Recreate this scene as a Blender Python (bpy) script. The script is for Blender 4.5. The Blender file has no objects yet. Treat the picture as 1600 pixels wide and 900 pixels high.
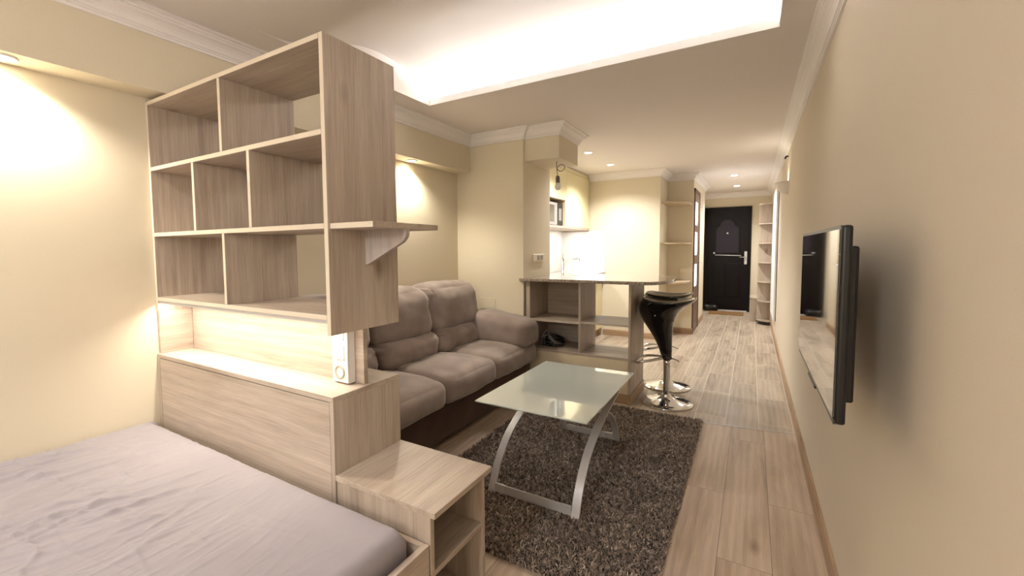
import bpy, bmesh, math, random
from mathutils import Vector, Matrix, noise
random.seed(7)
SC = bpy.context.scene
COL = SC.collection
PI = math.pi

# ------------------------------------------------------------------ helpers
def lin(r, g, b):
    f = lambda c: (c/255/12.92) if c/255 <= .04045 else ((c/255+.055)/1.055)**2.4
    return (f(r), f(g), f(b), 1.0)

class NT:
    def __init__(s, name):
        s.m = bpy.data.materials.new(name); s.m.use_nodes = True
        s.t = s.m.node_tree; s.n = s.t.nodes; s.n.clear()
        s.out = s.n.new('ShaderNodeOutputMaterial')
        s.p = s.n.new('ShaderNodeBsdfPrincipled')
        s.t.links.new(s.p.outputs[0], s.out.inputs[0])
    def add(s, kind, **kw):
        nd = s.n.new(kind)
        for k, v in kw.items():
            if k in nd.inputs: nd.inputs[k].default_value = v
            else: setattr(nd, k, v)
        return nd
    def link(s, a, b): s.t.links.new(a, b)
    def ramp(s, fac, stops):
        r = s.n.new('ShaderNodeValToRGB'); e = r.color_ramp.elements
        while len(e) > 1: e.remove(e[-1])
        e[0].position, e[0].color = stops[0]
        for p, c in stops[1:]:
            k = e.new(p); k.color = c
        s.link(fac, r.inputs[0]); return r.outputs[0]
    def mix(s, fac, a, b, mode='MIX'):
        m = s.n.new('ShaderNodeMix'); m.data_type = 'RGBA'; m.blend_type = mode
        for sock, v in ((m.inputs[0], fac), (m.inputs[6], a), (m.inputs[7], b)):
            if hasattr(v, 'is_linked'): s.link(v, sock)
            else: sock.default_value = v
        return m.outputs[2]
    def bump(s, h, strength=.2, dist=.002):
        b = s.n.new('ShaderNodeBump'); b.inputs['Strength'].default_value = strength
        b.inputs['Distance'].default_value = dist
        s.link(h, b.inputs['Height']); s.link(b.outputs[0], s.p.inputs['Normal'])
    def coords(s, scale=(1, 1, 1), rot=(0, 0, 0), loc=(0, 0, 0)):
        tc = s.n.new('ShaderNodeTexCoord'); mp = s.n.new('ShaderNodeMapping')
        mp.inputs['Scale'].default_value = scale; mp.inputs['Rotation'].default_value = rot
        mp.inputs['Location'].default_value = loc
        s.link(tc.outputs['Object'], mp.inputs[0]); return mp.outputs[0]

def plain(name, col, rough=.5, metal=0., spec=.5, bump=0., bscale=200., coat=0.):
    k = NT(name); p = k.p
    p.inputs['Roughness'].default_value = rough; p.inputs['Metallic'].default_value = metal
    p.inputs['Specular IOR Level'].default_value = spec
    p.inputs['Coat Weight'].default_value = coat
    nz = k.add('ShaderNodeTexNoise', Scale=bscale, Detail=3.0)
    k.link(k.coords(), nz.inputs['Vector'])
    d = tuple(c*.93 for c in col[:3])+(1,)
    k.link(k.mix(nz.outputs[0], d, col), p.inputs['Base Color'])
    if bump: k.bump(nz.outputs[0], bump, .001)
    return k.m

def emit(name, col, strength):
    k = NT(name); k.p.inputs['Base Color'].default_value = (1, 1, 1, 1)
    k.p.inputs['Emission Color'].default_value = col
    k.p.inputs['Emission Strength'].default_value = strength
    return k.m

def wood(name, axis, light, mid, dark, rough=.42, seed=0.):
    k = NT(name)
    def sc(al, ac): return tuple(al if i == axis else ac for i in range(3))
    l = (seed, seed*1.7, seed*.6)
    a = k.add('ShaderNodeTexNoise', Scale=1.0, Detail=5.0, Roughness=.55, Distortion=.8)
    k.link(k.coords(sc(.9, 6.5), loc=l), a.inputs['Vector'])
    c0 = k.ramp(a.outputs[0], [(.24, dark), (.47, mid), (.74, light)])
    w = k.add('ShaderNodeTexWave', Scale=1.0, Distortion=7.0, Detail=2.0)
    w.wave_type = 'RINGS'; w.rings_direction = 'XYZ'[axis]
    w.inputs['Detail Scale'].default_value = .9
    k.link(k.coords(sc(.7, 7.), loc=l), w.inputs['Vector'])
    c1 = k.mix(.16, c0, k.ramp(w.outputs['Fac'], [(.2, dark), (.8, light)]))
    f = k.add('ShaderNodeTexNoise', Scale=1.0, Detail=4.0, Roughness=.7)
    k.link(k.coords(sc(5., 150.), loc=l), f.inputs['Vector'])
    c2 = k.mix(.55, c1, k.ramp(f.outputs[0], [(.35, (.62, .60, .58, 1)), (.6, (1, 1, 1, 1))]), 'MULTIPLY')
    v = k.add('ShaderNodeTexVoronoi', Scale=1.0)
    k.link(k.coords(sc(2.2, 4.4), loc=l), v.inputs['Vector'])
    kn = k.ramp(v.outputs['Distance'], [(.035, (.48, .41, .36, 1)), (.15, (1, 1, 1, 1))])
    k.link(k.mix(.75, c2, kn, 'MULTIPLY'), k.p.inputs['Base Color'])
    k.p.inputs['Roughness'].default_value = rough
    k.bump(f.outputs[0], .12, .0006)
    return k.m

def planks(name, light, mid, dark, width, row, mortar, mcol, shift, off, rough):
    k = NT(name)
    tc = k.add('ShaderNodeTexCoord'); sx = k.add('ShaderNodeSeparateXYZ'); cx = k.add('ShaderNodeCombineXYZ')
    k.link(tc.outputs['Object'], sx.inputs[0])
    def math_(op, a, b):
        m = k.add('ShaderNodeMath', operation=op)
        for i, v in enumerate((a, b)):
            if hasattr(v, 'is_linked'): k.link(v, m.inputs[i])
            else: m.inputs[i].default_value = v
        return m.outputs[0]
    k.link(math_('ADD', sx.outputs[1], shift[1]), cx.inputs[0])
    k.link(math_('ADD', sx.outputs[0], shift[0]), cx.inputs[1])
    b = k.add('ShaderNodeTexBrick', Scale=1.0)
    b.offset = off; b.offset_frequency = 2; b.squash = 1.0
    b.inputs['Color1'].default_value = (0, 0, 0, 1); b.inputs['Color2'].default_value = (1, 1, 1, 1)
    b.inputs['Mortar'].default_value = (.5, .5, .5, 1)
    b.inputs['Mortar Size'].default_value = mortar; b.inputs['Mortar Smooth'].default_value = .2
    b.inputs['Brick Width'].default_value = width; b.inputs['Row Height'].default_value = row
    k.link(cx.outputs[0], b.inputs['Vector'])
    rnd = k.add('ShaderNodeSeparateColor'); k.link(b.outputs['Color'], rnd.inputs[0])
    r = rnd.outputs[0]
    off3 = k.add('ShaderNodeCombineXYZ')
    k.link(math_('MULTIPLY', r, 31.7), off3.inputs[0]); k.link(math_('MULTIPLY', r, 17.3), off3.inputs[1])
    def coord(al, ac):
        mp = k.add('ShaderNodeMapping'); mp.inputs['Scale'].default_value = (ac, al, ac)
        k.link(tc.outputs['Object'], mp.inputs[0])
        ad = k.add('ShaderNodeVectorMath', operation='ADD')
        k.link(mp.outputs[0], ad.inputs[0]); k.link(off3.outputs[0], ad.inputs[1]); return ad.outputs[0]
    a = k.add('ShaderNodeTexNoise', Scale=1.0, Detail=5.0, Roughness=.55, Distortion=.9)
    k.link(coord(1.0, 8.), a.inputs['Vector'])
    c0 = k.ramp(a.outputs[0], [(.30, dark), (.47, mid), (.66, light)])
    w = k.add('ShaderNodeTexWave', Scale=1.0, Distortion=6.0, Detail=2.0); w.wave_type = 'RINGS'; w.rings_direction = 'Y'
    w.inputs['Detail Scale'].default_value = .8
    k.link(coord(.75, 8.), w.inputs['Vector'])
    c1 = k.mix(.2, c0, k.ramp(w.outputs['Fac'], [(.2, dark), (.8, light)]))
    f = k.add('ShaderNodeTexNoise', Scale=1.0, Detail=4.0, Roughness=.7)
    k.link(coord(5., 130.), f.inputs['Vector'])
    c2 = k.mix(.35, c1, k.ramp(f.outputs[0], [(.35, (.66, .66, .66, 1)), (.6, (1, 1, 1, 1))]), 'MULTIPLY')
    v = k.add('ShaderNodeTexVoronoi', Scale=1.0); k.link(coord(1.3, 3.6), v.inputs['Vector'])
    c3 = k.mix(.7, c2, k.ramp(v.outputs['Distance'], [(.025, (.42, .35, .3, 1)), (.1, (1, 1, 1, 1))]), 'MULTIPLY')
    c4 = k.mix(1.0, c3, k.ramp(r, [(0, (.90, .89, .88, 1)), (1, (1.0, 1.0, 1.0, 1))]), 'MULTIPLY')
    k.link(k.mix(b.outputs['Fac'], c4, mcol), k.p.inputs['Base Color'])
    k.p.inputs['Roughness'].default_value = rough
    inv = math_('SUBTRACT', 1.0, b.outputs['Fac'])
    k.bump(inv, .35, .0015)
    return k.m

def granite(name):
    k = NT(name)
    a = k.add('ShaderNodeTexVoronoi', Scale=160.); k.link(k.coords(), a.inputs['Vector'])
    b = k.add('ShaderNodeTexNoise', Scale=70., Detail=6.0, Roughness=.7); k.link(k.coords(), b.inputs['Vector'])
    c = k.ramp(b.outputs[0], [(.36, lin(48, 42, 40)), (.45, lin(124, 106, 92)), (.55, lin(172, 154, 134)), (.66, lin(222, 212, 198))])
    d = k.ramp(a.outputs['Color'], [(.15, lin(60, 55, 52)), (.4, lin(170, 155, 138)), (.9, lin(205, 195, 180))])
    k.link(k.mix(.4, c, d), k.p.inputs['Base Color'])
    k.p.inputs['Roughness'].default_value = .08; k.p.inputs['Coat Weight'].default_value = .4
    return k.m

def fabric(name, col, dark, scale=500., sheen=.4, rough=.9, big=6.):
    k = NT(name)
    n = k.add('ShaderNodeTexNoise', Scale=scale, Detail=2.0); k.link(k.coords(), n.inputs['Vector'])
    g = k.add('ShaderNodeTexNoise', Scale=big, Detail=4.0); k.link(k.coords(), g.inputs['Vector'])
    c = k.ramp(g.outputs[0], [(.3, dark), (.7, col)])
    k.link(k.mix(.3, c, k.ramp(n.outputs[0], [(.3, (.7, .7, .7, 1)), (.7, (1, 1, 1, 1))]), 'MULTIPLY'), k.p.inputs['Base Color'])
    k.p.inputs['Roughness'].default_value = rough; k.p.inputs['Sheen Weight'].default_value = sheen
    k.p.inputs['Sheen Roughness'].default_value = .4
    k.p.inputs['Specular IOR Level'].default_value = .2
    k.bump(n.outputs[0], .25, .001)
    return k.m

# ------------------------------------------------------------------ mesh tools
def NB(): return bmesh.new()

def bx(bm, x0, x1, y0, y1, z0, z1, bev=.0010):
    t = bmesh.new()
    vs = [t.verts.new((x, y, z)) for x in (x0, x1) for y in (y0, y1) for z in (z0, z1)]
    for f in ((0, 1, 3, 2), (4, 6, 7, 5), (0, 4, 5, 1), (2, 3, 7, 6), (0, 2, 6, 4), (1, 5, 7, 3)):
        t.faces.new([vs[i] for i in f])
    bmesh.ops.recalc_face_normals(t, faces=t.faces)
    if bev > 0:
        bmesh.ops.bevel(t, geom=list(t.edges), offset=bev, segments=1 if bev < .003 else 3, affect='EDGES', profile=.5)
    merge(bm, t)

def merge(bm, t, M=None):
    mp = {}
    for v in t.verts: mp[v] = bm.verts.new(M @ v.co if M else v.co)
    for f in t.faces:
        try:
            g = bm.faces.new([mp[v] for v in f.verts]); g.smooth = f.smooth
        except ValueError: pass
    t.free()

def prism(bm, poly, a0, a1, axis=2, bev=0.):
    """poly of 2-D points swept along axis; plane order: axis0->(y,z), axis1->(x,z), axis2->(x,y)"""
    t = bmesh.new()
    def P(p, a):
        return {0: (a, p[0], p[1]), 1: (p[0], a, p[1]), 2: (p[0], p[1], a)}[axis]
    lo = [t.verts.new(P(p, a0)) for p in poly]; hi = [t.verts.new(P(p, a1)) for p in poly]
    n = len(poly)
    t.faces.new(lo); t.faces.new(hi)
    for i in range(n): t.faces.new((lo[i], lo[(i+1) % n], hi[(i+1) % n], hi[i]))
    bmesh.ops.recalc_face_normals(t, faces=t.faces)
    if bev:
        es = [e for e in t.edges if e.calc_face_angle(0) > .5]
        bmesh.ops.bevel(t, geom=es, offset=bev, segments=2, affect='EDGES', profile=.5)
    merge(bm, t)

def lathe(bm, prof, c, n=40, axis=2, smooth=True):
    rings = []
    for r, h in prof:
        ring = []
        for i in range(n):
            a = 2*PI*i/n; u, w = r*math.cos(a), r*math.sin(a)
            q = {2: (c[0]+u, c[1]+w, c[2]+h), 1: (c[0]+u, c[1]+h, c[2]+w), 0: (c[0]+h, c[1]+u, c[2]+w)}[axis]
            ring.append(bm.verts.new(q))
        rings.append(ring)
    fs = []
    for a, b in zip(rings, rings[1:]):
        for i in range(n):
            f = bm.faces.new((a[i], a[(i+1) % n], b[(i+1) % n], b[i])); f.smooth = smooth; fs.append(f)
    for ring in (rings[0], rings[-1]): fs.append(bm.faces.new(ring))
    bmesh.ops.recalc_face_normals(bm, faces=fs)

def catmull(pts, k=8):
    pts = [Vector(p) for p in pts]; out = []
    for i in range(len(pts)-1):
        p0 = pts[max(i-1, 0)]; p1 = pts[i]; p2 = pts[i+1]; p3 = pts[min(i+2, len(pts)-1)]
        for j in range(k):
            t = j/k
            out.append(.5*((2*p1)+(-p0+p2)*t+(2*p0-5*p1+4*p2-p3)*t*t+(-p0+3*p1-3*p2+p3)*t**3))
    out.append(pts[-1]); return out

def tube(bm, pts, r, n=10, closed=False):
    pts = [Vector(p) for p in pts]; m = len(pts); rings = []; up = None
    for i, p in enumerate(pts):
        if closed: d = pts[(i+1) % m]-pts[i-1]
        else: d = pts[min(i+1, m-1)]-pts[max(i-1, 0)]
        d.normalize()
        if up is None: up = Vector((0, 0, 1)) if abs(d.z) < .9 else Vector((1, 0, 0))
        a = d.cross(up); a.normalize(); b = a.cross(d); up = b
        rr = r[i] if isinstance(r, (list, tuple)) else r
        rings.append([bm.verts.new(p+a*rr*math.cos(2*PI*j/n)+b*rr*math.sin(2*PI*j/n)) for j in range(n)])
    fs = []
    prs = list(zip(rings, rings[1:])) + ([(rings[-1], rings[0])] if closed else [])
    for a, b in prs:
        for j in range(n):
            f = bm.faces.new((a[j], a[(j+1) % n], b[(j+1) % n], b[j])); f.smooth = True; fs.append(f)
    if not closed:
        fs.append(bm.faces.new(rings[0])); fs.append(bm.faces.new(rings[-1]))
    bmesh.ops.recalc_face_normals(bm, faces=fs)

def soft(bm, x0, x1, y0, y1, z0, z1, r, cuts=16, bulge=(0, 0, 0), amp=0., freq=6., warp=None, seed=0., fine=None):
    t = bmesh.new(); bmesh.ops.create_cube(t, size=2.)
    bmesh.ops.subdivide_edges(t, edges=list(t.edges), cuts=cuts, use_grid_fill=True)
    c = Vector(((x0+x1)/2, (y0+y1)/2, (z0+z1)/2)); h = Vector(((x1-x0)/2, (y1-y0)/2, (z1-z0)/2))
    R = min(r, *h) if not isinstance(r, tuple) else None
    for v in t.verts:
        p = Vector([math.sin(max(-1, min(1, q))*PI/2) for q in v.co])
        ph = Vector((p.x*h.x, p.y*h.y, p.z*h.z))
        q = Vector([max(-(h[i]-R), min(h[i]-R, ph[i])) for i in range(3)])
        d = ph-q
        nrm = d.normalized() if d.length > 1e-9 else Vector((0, 0, 1))
        pos = q+nrm*R if d.length > 1e-9 else ph
        e = [1-p[i]**2 for i in range(3)]
        pos.x += bulge[0]*p.x*e[1]*e[2]; pos.y += bulge[1]*p.y*e[0]*e[2]; pos.z += bulge[2]*p.z*e[0]*e[1]
        w = c+pos
        if amp: w += nrm*amp*noise.noise((w+Vector((seed, seed, seed)))*freq)
        if fine: w += nrm*fine(w, nrm)
        if warp: w = warp(w)
        v.co = w
    for f in t.faces: f.smooth = True
    merge(bm, t)

def obj(name, bm, mat, parent=None, smooth_angle=None):
    me = bpy.data.meshes.new(name)
    off = Vector((0, 0, 0))
    q = parent
    while q is not None: off += q.location; q = q.parent
    if off.length: bmesh.ops.translate(bm, verts=bm.verts, vec=-off)
    bm.to_mesh(me); bm.free()
    mats = mat if isinstance(mat, (list, tuple)) else [mat]
    for m in mats: me.materials.append(m)
    o = bpy.data.objects.new(name, me); COL.objects.link(o)
    if parent is not None: o.parent = parent
    return o

def top(name, bm, mat, label, cat, group=None, kind=None):
    """one-mesh thing: origin moved to the middle of its base"""
    xs = [v.co for v in bm.verts]
    c = Vector(((min(p.x for p in xs)+max(p.x for p in xs))/2, (min(p.y for p in xs)+max(p.y for p in xs))/2, min(p.z for p in xs)))
    bmesh.ops.translate(bm, verts=bm.verts, vec=-c)
    o = obj(name, bm, mat); o.location = c
    tag(o, label, cat, group, kind); return o

def tag(o, label, cat=None, group=None, kind=None):
    if label: o['label'] = label
    if cat: o['category'] = cat
    if group: o['group'] = group
    if kind: o['kind'] = kind
    return o

def thing(name, label, cat, loc, group=None):
    o = bpy.data.objects.new(name, None); COL.objects.link(o)
    o.location = loc; o.empty_display_size = .1
    return tag(o, label, cat, group)

def struct(name, bm, mat, label, cat, parent=None):
    o = obj(name, bm, mat, parent)
    if parent is None: tag(o, label, cat, None, 'structure')
    return o

def copy_tree(o, parent=None):
    c = o.copy(); COL.objects.link(c); c.parent = parent
    for ch in list(o.children): copy_tree(ch, c)
    return c

def box_obj(name, b, mat, parent, bev=.001):
    bm = NB(); bx(bm, *b, bev=bev); return obj(name, bm, mat, parent)

def band(o, axis=1, sign=-1):
    """pale edge banding on the faces of a board that look along axis"""
    o.data.materials.append(EDGE)
    for p in o.data.polygons:
        if p.normal[axis]*sign > .9: p.material_index = 1
    return o

# ------------------------------------------------------------------ materials
W_L, W_M, W_D = lin(212, 198, 183), lin(192, 176, 160), lin(158, 141, 126)
WX = wood('oak_laminate_grain_x', 0, W_L, W_M, W_D)
WY = wood('oak_laminate_grain_y', 1, W_L, W_M, W_D, seed=3.1)
WZ = wood('oak_laminate_grain_z', 2, W_L, W_M, W_D, seed=5.3)
EDGE = plain('pale_edge_band', lin(226, 213, 194), .4)
B_L, B_M, B_D = lin(196, 168, 136), lin(172, 142, 110), lin(140, 112, 86)
BBY = wood('baseboard_wood_y', 1, B_L, B_M, B_D)
BBX = wood('baseboard_wood_x', 0, B_L, B_M, B_D)
FLOOR = planks('oak_plank_floor', lin(220, 199, 177), lin(202, 180, 157), lin(168, 145, 124), 1.3, .192, .0011, lin(112, 92, 76), (.005, .12), .415, .38)
TILE = planks('wood_look_tile_floor', lin(204, 188, 168), lin(186, 170, 150), lin(148, 133, 117), .62, .205, .003, lin(212, 200, 183), (.02, .1), .37, .3)
WALL = plain('cream_wall_paint', lin(228, 217, 194), .75, spec=.25)
PAPER = plain('beige_wallpaper', lin(224, 212, 193), .75, spec=.25, bump=.25, bscale=260)
CEIL = plain('ceiling_paint', lin(240, 233, 228), .8, spec=.2)
CROWN = plain('crown_paint', lin(246, 241, 238), .6, spec=.3)
VAULT = plain('vault_paint', lin(236, 232, 229), .8, spec=.2)
CREAM = plain('cream_laminate', lin(234, 224, 182), .25, spec=.5)
CREAM2 = plain('cream_panel', lin(228, 212, 182), .4)
WHITE = plain('white_plastic', lin(238, 236, 232), .3)
WHITEG = plain('white_gloss_board', lin(240, 240, 238), .12)
BLACK = plain('black_plastic', lin(16, 16, 17), .35)
BLACKG = plain('black_gloss_shell', lin(9, 9, 10), .1, coat=.6)
SCREEN = plain('dark_screen_glass', lin(30, 29, 28), .04, spec=1.0, coat=1.0)
BEZEL = plain('bezel_grey', lin(70, 66, 64), .3)
CHROME = plain('chrome', lin(225, 225, 225), .07, metal=1.)
STEEL = plain('brushed_silver', lin(206, 203, 202), .35, metal=.25)
POLISH = plain('polished_silver', lin(226, 224, 222), .15, metal=.35)
DARKGAP = plain('dark_gap', lin(30, 26, 24), .8)
SUEDE = fabric('taupe_suede', lin(174, 160, 152), lin(146, 131, 124), 400., .6)
SUEDE_SHADED = fabric('shaded_sofa_base_cloth', lin(96, 76, 66), lin(78, 61, 53), 400., .2)  # darker base cloth, shade below the seat put into its colour
SHEET = fabric('grey_sheet', lin(166, 159, 164), lin(158, 151, 156), 900., .1, .85, 3.)
GRAN = granite('granite')
DOORM = plain('dark_door_veneer', lin(17, 11, 12), .3, spec=.18)
DOORP = plain('dark_door_panel', lin(34, 26, 37), .3, spec=.25)
BROWN = wood('brown_door_wood', 2, lin(120, 94, 80), lin(100, 76, 64), lin(76, 57, 48))
GLOW = emit('lamp_diffuser', (1, .95, .86, 1), 14.)
GLOWW = emit('warm_lamp_diffuser', (1, .86, .62, 1), 14.)
LED = emit('led_strip_diffuser', (1, .93, .82, 1), 9.)
PANE = emit('lit_frosted_pane', (1, .96, .9, 1), 1.6)
CLEARW = plain('frosted_bulb', lin(244, 240, 235), .2)
GREYM = plain('grey_metal', lin(120, 114, 110), .35, metal=.6)
MATM = fabric('coir_mat', lin(150, 116, 78), lin(124, 92, 58), 300., 0.)

def glass_top():
    k = NT('frosted_glass_top'); p = k.p
    nz = k.add('ShaderNodeTexNoise', Scale=3.); k.link(k.coords(), nz.inputs['Vector'])
    k.link(k.mix(nz.outputs[0], lin(226, 236, 229), lin(231, 239, 233)), p.inputs['Base Color'])
    p.inputs['Roughness'].default_value = .03; p.inputs['IOR'].default_value = 1.75
    p.inputs['Transmission Weight'].default_value = .18; p.inputs['Coat Weight'].default_value = 1.
    p.inputs['Coat Roughness'].default_value = .01
    return k.m
GLASS = glass_top()

# ------------------------------------------------------------------ constants
XL, ZC, ZK = -2.77, 2.328, 2.2335
XF, YW, XC, YCB = -2.618, 3.511, -2.0525, 4.11
YK, YN, XW, YE = 6.286, 6.918, -1.028, 9.861
HX0, HX1, HY = -2.363, -.2086, 2.591

# ------------------------------------------------------------------ room shell
SL = .176
def yline(x): return 3.529+SL*x
bm = NB(); prism(bm, [(XL-.1, -2.3), (.0, -2.3), (.0, yline(0)), (XL-.1, yline(XL-.1))], -.05, 0.)
struct('floor', bm, FLOOR, 'oak plank floor running the length of the living room', 'floor')
bm = NB(); prism(bm, [(XL-.1, yline(XL-.1)), (0, yline(0)), (0, YE), (XL-.1, YE)], -.05, 0.)
struct('floor_hall', bm, TILE, 'pale wood look tiled floor leading through the hall to the dark door', 'floor')
bm = NB()
a, b = Vector((-2.2, yline(-2.2), 0)), Vector((-.004, yline(-.004), 0)); d = (b-a).normalized(); nrm = Vector((-d.y, d.x, 0))*.006
prism(bm, [((a-nrm).x, (a-nrm).y), ((b-nrm).x, (b-nrm).y), ((b+nrm).x, (b+nrm).y), ((a+nrm).x, (a+nrm).y)], .0003, .003)
struct('trim_1', bm, STEEL, 'thin metal strip across the floor between planks and tiles', 'trim')

def wallbox(name, b, label, mat=WALL):
    bm = NB(); bx(bm, *b, bev=0); return struct(name, bm, mat, label, 'wall')
wallbox('wall_left', (XL-.1, XL, -2.3, YK, 0, ZC), 'beige wall on the left behind the bed and sofa')
wallbox('wall_right', (0, .1, -2.3, YE+.1, 0, ZC), 'long beige textured wall on the right with the television', PAPER)
wallbox('wall_near', (XL-.1, .1, -2.4, -2.3, 0, ZC+.3), 'beige wall behind the viewpoint')
wallbox('wall_column', (XL, XC, YW, YCB, 0, ZC), 'beige wall column at the far end of the sofa')
wallbox('wall_kitchen', (XL-.1, -1.374, YK, YN+.1, 0, ZC), 'beige kitchen end wall beside the white backsplash')
wallbox('wall_niche', (-1.9, XW, YN, 8.6, 0, ZC), 'beige wall behind the rounded niche shelves')
wallbox('wall_hall', (-1.28, -1.18, 8.6, YE, 0, ZC), 'short beige wall left of the dark entrance door')
wallbox('wall_end', (-1.3, 0, YE, YE+.1, 0, ZC), 'beige end wall around the dark entrance door')
bm = NB(); bx(bm, XL, XF, -2.3, YW, 1.994, ZC, bev=0)
struct('trim_2', bm, WALL, 'beige boxed soffit along the top of the left wall with spotlights underneath', 'soffit')
bm = NB(); bx(bm, XC, -1.725, YW+.03, 4.005, 2.045, ZC, bev=0)
struct('trim_3', bm, WALL, 'short beige beam stub sticking out of the column with a bare bulb below', 'beam')

# ceiling with the vaulted recess
VP = [(1.22, 2.328), (1.34, 2.3305), (1.47, 2.345), (1.6, 2.389), (1.75, 2.445), (1.88, 2.489), (1.98, 2.512), (2.09, 2.523), (2.22, 2.519),
      (2.36, 2.502), (2.48, 2.476), (2.6, 2.432), (2.7, 2.385), (2.77, 2.345)]
bm = NB(); T = .01; Y0 = 1.22; Y1 = HY+.0
for (x0, x1, y0, y1) in ((XL-.1, .1, -2.4, Y0), (XL-.1, HX0, Y0, 2.8), (HX1, .1, Y0, 2.8), (HX0, HX1, HY, 2.8), (XL-.1, .1, 2.8, YE+.1)):
    bx(bm, x0, x1, y0, y1, ZC, ZC+T, bev=0)
struct('ceiling', bm, CEIL, 'pale ceiling with a vaulted recess lit from a hidden strip', 'ceiling')
bm = NB(); vp = catmull([(0, p[0], p[1]) for p in VP], 5)
for s in (0,):
    A = [bm.verts.new((HX0+.0015, p.y, p.z)) for p in vp]; B = [bm.verts.new((HX1-.0015, p.y, p.z)) for p in vp]
    for i in range(len(vp)-1):
        f = bm.faces.new((A[i], A[i+1], B[i+1], B[i])); f.smooth = True
    for ring in (A, B):
        ring = [bm.verts.new(v.co) for v in ring]; lo = [bm.verts.new((v.co.x, v.co.y, ZC)) for v in ring]
        for i in range(len(ring)-1):
            if ring[i].co.z-ZC > 1e-4 or ring[i+1].co.z-ZC > 1e-4: bm.faces.new((ring[i], ring[i+1], lo[i+1], lo[i]))
struct('ceiling_vault', bm, CEIL, 'white curved vault glowing inside the ceiling recess', 'ceiling')
bm = NB(); bx(bm, HX0+.0015, HX1-.0015, HY-.0015, HY+.012, ZC-.0008, 2.374, bev=.001)
struct('trim_4', bm, CROWN, 'narrow white lip along the far edge of the ceiling recess', 'trim')
bm = NB(); bx(bm, HX0+.02, HX1-.02, 2.672, 2.684, ZC+T, ZC+T+.02, bev=0)
top('led_strip', bm, LED, 'led strip hidden behind the white lip of the ceiling recess', 'light strip')

# crown mouldings swept along mitred paths (room on the right of the path)
CP = [(0, 0), (.010, 0), (.010, .012), (.014, .014), (.014, .020), (.020, .022), (.024, .034), (.032, .046), (.044, .056), (.058, .063), (.060, .070),
      (.066, .072), (.068, .080), (.081, .084), (.081, .0945), (0, .0945)]
def crown(path, name, label, prof=CP, z0=ZK, mat=CROWN, cat='moulding'):
    bm = NB(); P = [Vector(p) for p in path]; n = len(P); cols = []
    for i in range(n):
        d0 = (P[i]-P[i-1]).normalized() if i > 0 else None
        d1 = (P[i+1]-P[i]).normalized() if i < n-1 else None
        nn = [Vector((d.y, -d.x)) for d in (d0, d1) if d is not None]
        if len(nn) == 2:
            m = nn[0]+nn[1]; m = m/m.length; m = m/max(.2, m.dot(nn[0]))
        else: m = nn[0]
        cols.append([bm.verts.new((P[i].x+m.x*q[0], P[i].y+m.y*q[0], z0+q[1])) for q in prof])
    k = len(prof)
    for a, b in zip(cols, cols[1:]):
        for j in range(k): bm.faces.new((a[j], a[(j+1) % k], b[(j+1) % k], b[j]))
    bm.faces.new(cols[0]); bm.faces.new(cols[-1])
    bmesh.ops.recalc_face_normals(bm, faces=bm.faces)
    struct(name, bm, mat, label, cat)
crown([(XF, -2.3), (XF, YW), (XC, YW), (XC, YW+.03), (-1.725, YW+.03), (-1.725, 4.005), (XC, 4.005), (XC, YCB), (-2.356, YCB)], 'trim_5', 'white stepped crown moulding along the left soffit and around the beam stub')
crown([(-2.35, YK), (-1.374, YK), (-1.374, YN), (XW, YN), (XW, 8.6), (-1.18, 8.6), (-1.18, YE), (0, YE), (0, -2.3)], 'trim_6', 'white stepped crown moulding along the right wall and around the hall')
BP = [(0, 0), (.013, 0), (.013, .078), (.010, .086), (0, .086)]
crown([(0, YE), (0, 8.5), (0, -2.3)], 'baseboard_right', 'wood toned baseboard along the right wall', BP, 0, BBY, 'baseboard')
crown([(-2.14, YK), (-1.374, YK), (-1.374, YN), (XW, YN), (XW, 7.0)], 'baseboard_kitchen', 'wood toned baseboard below the kitchen wall and niche', BP, 0, BBX, 'baseboard')
crown([(XW, 7.68), (XW, 8.6), (-1.18, 8.6), (-1.18, YE-.01)], 'baseboard_hall', 'wood toned baseboard along the left side of the hall', BP, 0, BBY, 'baseboard')

# ------------------------------------------------------------------ bookshelf divider
S0, S1 = .964, 1.293
XS, XSI = -1.4995, -1.5190
t = thing('bookshelf', 'tall open oak bookshelf dividing the bed from the sofa', 'bookshelf', (-2.1, 1.13, .98))
G = .0185
band(box_obj('end_panel', (XSI, XS, S0, S1, .980, 1.974), WZ, t))
band(box_obj('wall_panel', (XL+.0005, XL+.019, S0, S1, .98, 1.974), WZ, t))
def shelf(nm, z0, z1, y0=S0): return band(box_obj(nm, (XL+.019, XSI, y0, S1, z0, z1), WX, t))
shelf('top_board', 1.9555, 1.974); shelf('shelf', 1.6495, 1.668); shelf('shelf', 1.340, 1.3585)
bs = shelf('bottom_shelf', 1.031, 1.0495)
def divider(x, z0, z1): return band(box_obj('divider', (x, x+G, S0, S1, z0, z1), WZ, t))
divider(-2.139, 1.668, 1.9555)
divider(-2.372, 1.3585, 1.6495); divider(-1.955, 1.3585, 1.6495)
divider(-2.152, 1.0495, 1.340)
band(box_obj('side_shelf', (XS, -1.300, S0+.008, S1+.005, 1.339, 1.358), WX, t))
bm = NB()
poly = [(XS, 1.339), (-1.302, 1.339), (-1.302, 1.322), (-1.305, 1.312), (-1.312, 1.303), (-1.322, 1.294), (-1.487, 1.216), (XS, 1.216)]
prism(bm, poly, 1.124, 1.142, 1, .0008); o = obj('bracket', bm, wood('grey_bracket_wood', 2, lin(206, 196, 190), lin(190, 179, 173), lin(164, 152, 146)), t); o['label'] = 'greyer triangular bracket with a rounded tip'
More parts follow.
